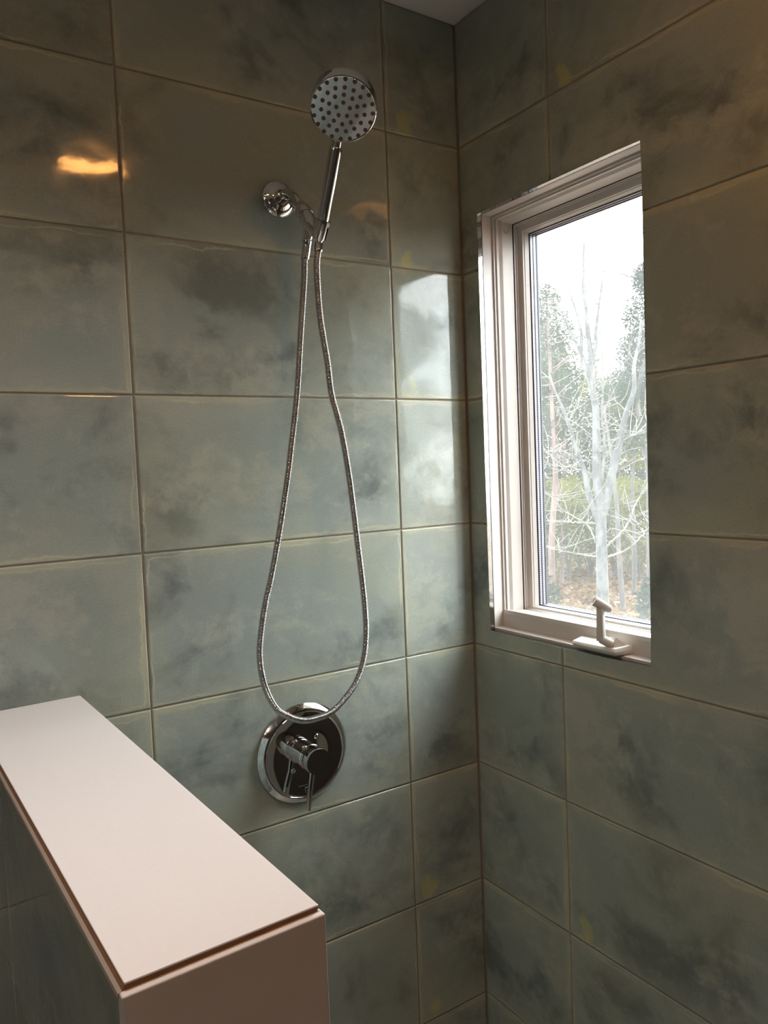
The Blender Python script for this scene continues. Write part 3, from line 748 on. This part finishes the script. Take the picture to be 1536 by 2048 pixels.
TW_ = [[(5.87, 4.78, 1.14), (5.82, 4.85, 1.19), (5.7, 4.98, 1.26), (5.54, 5.16, 1.3), (5.46, 5.25, 1.32)],
       [(5.87, 4.79, .30), (5.84, 4.82, .4), (5.78, 4.89, .59), (5.68, 5.0, .69), (5.58, 5.11, .79), (5.56, 5.14, .94)],
       [(5.87, 4.79, .59), (5.82, 4.84, .61), (5.65, 5.03, .62), (5.48, 5.23, .64), (5.4, 5.32, .66)],
       [(5.87, 4.79, .2), (5.84, 4.82, .21), (5.62, 5.07, .26), (5.47, 5.24, .34), (5.39, 5.32, .38)],
       [(5.78, 4.89, 1.18), (5.74, 4.93, 1.3), (5.63, 5.06, 1.46), (5.47, 5.23, 1.47)],
       [(5.9, 4.76, .18), (5.94, 4.72, .2), (6.08, 4.55, .29), (6.16, 4.46, .4), (6.23, 4.39, .52), (6.29, 4.32, .63)],
       [(5.89, 4.77, .27), (5.91, 4.74, .31), (6.08, 4.56, .55), (6.15, 4.48, .81), (6.23, 4.39, 1.01), (6.28, 4.33, 1.15)],
       [(6.02, 4.62, 1.51), (6.04, 4.6, 1.54), (6.16, 4.46, 1.64), (6.23, 4.39, 1.71), (6.29, 4.32, 1.77)]]
p_, r0_, r1_ = TR['trunk']
bm = bmesh.new(); trunk_pts = limb(bm, [tl_(p) for p in p_], r0_, r1_, 14, 70)
mk('trunk', bm, M_BARK, tree, 60)
allp = list(trunk_pts[28:])
for pts_, a_, b_ in BR:
    bm = bmesh.new(); allp += limb(bm, [tl_(p) for p in pts_], a_, b_, 10, 40)[6:]
    mk('branch', bm, M_BARK, tree, 60)
for k, pts_ in enumerate(TW_):
    bm = bmesh.new(); q = limb(bm, [tl_(p) for p in pts_], .017 if k in (5, 6) else .0125, .004, 7, 30, .004); allp += q[8:]
    mk('branch', bm, M_TWIG, tree, 60)
bm = bmesh.new()
for _ in range(340):                                      # fine twigs
    s = random.choice(allp); d = Vector((random.gauss(0, 1), random.gauss(0, 1), random.gauss(.55, .6))).normalized()
    L = random.uniform(.12, .6); m1 = s+d*L*.5+Vector((random.gauss(0, .04), random.gauss(0, .04), random.gauss(0, .04)))
    limb(bm, [s, m1, s+d*L+Vector((0, 0, random.uniform(-.05, .12)))], .0058, .0018, 4, 6)
tw = mk('twigs', bm, M_TWIG, tree); tw['kind'] = 'stuff'

# trees behind: placed on the ground at their own distances along the sight lines of the window
DIRX = Vector((.7465, .6651, 0)).normalized(); SID = Vector((.6651, -.7465, 0)).normalized()
C0 = Vector((CAM.x, CAM.y, 0))
def spot(px, dist):                                       # lateral tangent (px-1190)/1558 at ground distance dist
    return C0 + DIRX*dist + SID*dist*(px-1192)/1558.0*1.03
def back_tree(name, px, dist, height, r, bark, leaf, crown, n, size, label, lean=0.0, group=None, nbr=9):
    b = spot(px, dist); root = empty(name, (b.x, b.y, GZ)); prop(root, label, 'tree', group)
    bm = bmesh.new()
    sway = [Vector((random.gauss(0, .06), random.gauss(0, .06), 0)) for _ in range(5)]
    path = [Vector((0, 0, -.1))] + [SID*lean*(k/5)+sway[k-1]*(k > 1)+Vector((0, 0, height*k/5)) for k in range(1, 6)]
    tp = limb(bm, path, r, r*.25, 10, 40); mk('trunk', bm, bark, root, 60)
    bm = bmesh.new()
    blobs = []
    for (h, lat, dep, rx, rz) in crown:
        c = SID*lat + DIRX*dep + Vector((0, 0, h)); blobs.append((c, (rx, rx, rz)))
        s = tp[min(39, max(4, int(39*(h-.3)/height)))]
        limb(bm, [s, s.lerp(c, .5)+Vector((0, 0, .1)), c], r*.3, r*.06, 5, 10, .02)
    for _ in range(nbr):
        s = tp[random.randint(12, 38)]; d = Vector((random.gauss(0, 1), random.gauss(0, 1), random.gauss(.25, .4))).normalized(); L = random.uniform(.5, 1.6)
        limb(bm, [s, s+d*L*.5+Vector((0, 0, random.gauss(0, .1))), s+d*L], r*.2, .006, 5, 8, .02)
    o = mk('branches', bm, bark, root); o['kind'] = 'stuff'
    leaves('foliage', blobs, size, n, LEAF[leaf], root)
# crowns: (height above ground, lateral, depth, radius, half height)
back_tree('pine_tree', 1108, 13.0, 5.2, .062, M_PINE, 'pine', [(2.9, -.1, .3, .45, .35), (3.6, .1, .3, .5, .4), (4.3, -.1, .2, .45, .4), (4.9, 0, 0, .28, .3)], 3000, .036,
          'red-brown pine trunk seen farthest left through the window pane', .05)
back_tree('pine_tree', 1126, 15.0, 5.4, .040, M_PINE, 'pine', [(3.2, .15, .2, .45, .4), (4.0, -.15, .2, .45, .4), (4.8, .05, 0, .3, .4)], 2400, .036,
          'thin pinkish pine trunk just left of the pale forked tree', .06)
back_tree('forest_tree', 1238, 12.5, 4.0, .045, M_DARKBARK, 'pine', [(2.7, .1, .3, .40, .3), (3.3, -.1, .3, .42, .35)], 1500, .036,
          'slanting dark trunk just right of the pale forked tree', -.25)
back_tree('forest_tree', 1257, 14.0, 4.4, .040, M_DARKBARK, 'yellow', [(2.5, .1, .3, .5, .4), (3.3, .1, .2, .45, .4)], 1800, .036,
          'thin dark trunk second to the right of the pale forked tree', .12)
back_tree('evergreen_tree', 1287, 13.5, 5.5, .075, M_DARKBARK, 'dark', [(2.9, -.05, .2, .35, .25), (3.5, -.15, .2, .42, .35), (4.1, -.1, .2, .38, .35), (4.7, -.05, .2, .32, .35), (5.25, .02, .1, .22, .28)], 6500, .032,
          'bluish evergreen with a broad dark trunk at the right edge of the window pane', .03)
back_tree('evergreen_tree', 1088, 17.0, 5.6, .09, M_DARKBARK, 'dark', [(3.2, .1, .2, .6, .45), (4.2, .1, .2, .55, .5), (5.0, .0, .2, .42, .5)], 5000, .040,
          'leafy evergreen at the left edge of the window pane', 0)
GRP = 'far forest trees behind the pale tree'
far = [(1104, 22, 'pine', 6.0), (1136, 21, 'pine', 5.6), (1162, 24, 'pine', 5.3), (1188, 23, 'yellow', 4.9), (1212, 22, 'pine', 4.6), (1236, 25, 'pine', 5.2), (1262, 22, 'dark', 5.6), (1284, 24, 'pine', 6.6), (1076, 25, 'pine', 6.6), (1306, 23, 'dark', 6.4), (1052, 22, 'pine', 6.0), (1330, 22, 'pine', 6.2)]
for i, (px, d, lf, hh) in enumerate(far):
    cr = [(1.6, random.gauss(0, .3), 0, .7, .7), (2.6, random.gauss(0, .3), .3, .8, .7), (hh*.68, random.gauss(0, .25), .2, .75, .6), (hh*.86, random.gauss(0, .15), 0, .5, .6)]
    back_tree('forest_tree', px, d, hh, .07, M_PINE if i % 2 else M_DARKBARK, lf, cr, 4200, .045, 'far slender forest tree blurred into the woods behind the pale tree', random.gauss(0, .2), GRP, 14)
for i, (x_, y_, d_) in enumerate([(6.2, -5.6, 0), (8.6, -9.6, 0), (9.5, -6.2, 0), (5.6, -8.8, 0), (7.9, -4.6, 0)]):
    k0 = spot
    spot = lambda px, dist, p=Vector((x_, y_, 0)): p
    back_tree('forest_tree', 0, 0, 5.4, .07, M_DARKBARK, 'yellow' if i % 2 else 'pine', [(2.0, .1, 0, .9, .8), (3.2, -.1, 0, 1.0, .8), (4.4, 0, 0, .8, .7), (5.2, 0, 0, .5, .5)], 3600, .075,
              'forest tree beside the house, mirrored in the glossy wall tiles', 0, 'trees beside the house', 8)
    spot = k0
# understorey shrubs
GS = 'yellow-green shrubs under the trees'
for i, (px, d) in enumerate([(1090, 14.5), (1110, 16.5), (1138, 15.5), (1160, 17), (1182, 16), (1222, 16.5), (1246, 16), (1268, 15.5), (1296, 16), (1070, 16), (1320, 15.5), (1150, 19.5), (1205, 19), (1250, 20)]):
    b = spot(px, d); root = empty('woodland_shrub', (b.x, b.y, GZ)); prop(root, 'yellow-green shrub on the forest floor behind the pale tree', 'shrub', GS)
    bm = bmesh.new()
    for _ in range(12):
        a = random.uniform(0, 2*PI); hgt = random.uniform(.8, 1.9); o_ = Vector((math.cos(a), math.sin(a), 0))*random.uniform(.1, .5)
        limb(bm, [Vector((0, 0, -.05)), o_*.4+Vector((0, 0, hgt*.5)), o_+Vector((0, 0, hgt))], .012, .003, 5, 9, .015)
    st = mk('stems', bm, M_TWIG if i % 3 == 0 else M_DARKBARK, root); st['kind'] = 'stuff'
    leaves('foliage', [(Vector((0, 0, .9)), (.55, .55, .7)), (Vector((.1, .1, 1.5)), (.45, .45, .5))], .038, 1500, LEAF['yellow' if i % 4 else 'pine'], root)
# small green plant low at the right, fallen leaves on the ground
# distant woods closing the view
def add_woods():
    V, F = [], []
    for _ in range(16000):
        d = random.uniform(30, 44); px = random.uniform(930, 1450); p = spot(px, d)
        top = 5.6 + .9*math.sin(px*.045) + .5*math.sin(px*.11+2)
        z = GZ + (top-GZ)*random.random()**1.15
        a = Vector((random.gauss(0, 1), random.gauss(0, 1), random.gauss(0, 1))).normalized(); q = a.orthogonal().normalized(); s_ = random.uniform(.07, .17)
        p = p + Vector((0, 0, z)); i = len(V); V += [tuple(p-a*s_), tuple(p+q*s_*.6), tuple(p+a*s_), tuple(p-q*s_*.6)]; F += [(i, i+1, i+2), (i, i+2, i+3)]
    o = pydata('distant_woods', V, F, leaf_material('distant_leaves', (0.0178, 0.0213, 0.0112), (0.0508, 0.0508, 0.0229), .4))
    prop(o, 'hazy distant woods closing the view at the end of the forest', 'woods', None, 'stuff')
add_woods()
b = spot(1290, 11.2); root = empty('fern', (b.x, b.y, GZ)); prop(root, 'small green fern low at the right edge of the window pane', 'plant')
leaves('fronds', [(Vector((0, 0, .35)), (.22, .22, .38))], .05, 420, LEAF['dark'], root)
b = spot(1098, 11.6); root = empty('fern', (b.x, b.y, GZ)); prop(root, 'small green fern low at the left edge of the window pane', 'plant')
leaves('fronds', [(Vector((0, 0, .35)), (.20, .20, .32))], .05, 300, LEAF['pine'], root)
V, F = [], []
for _ in range(9000):
    d = random.uniform(9, 22); p = spot(random.uniform(1040, 1340), d); s = random.uniform(.03, .07); a = random.uniform(0, 2*PI)
    u = Vector((math.cos(a), math.sin(a), random.gauss(0, .35)))*s; v_ = Vector((-math.sin(a), math.cos(a), random.gauss(0, .35)))*s*.6
    p = p + Vector((0, 0, GZ+.03)); i = len(V); V += [tuple(p-u), tuple(p+v_), tuple(p+u), tuple(p-v_)]; F += [(i, i+1, i+2), (i, i+2, i+3)]
lit = pydata('fallen_leaves', V, F, LEAF['brown']); prop(lit, 'orange-brown fallen leaves covering the forest floor outside', 'leaves', None, 'stuff')
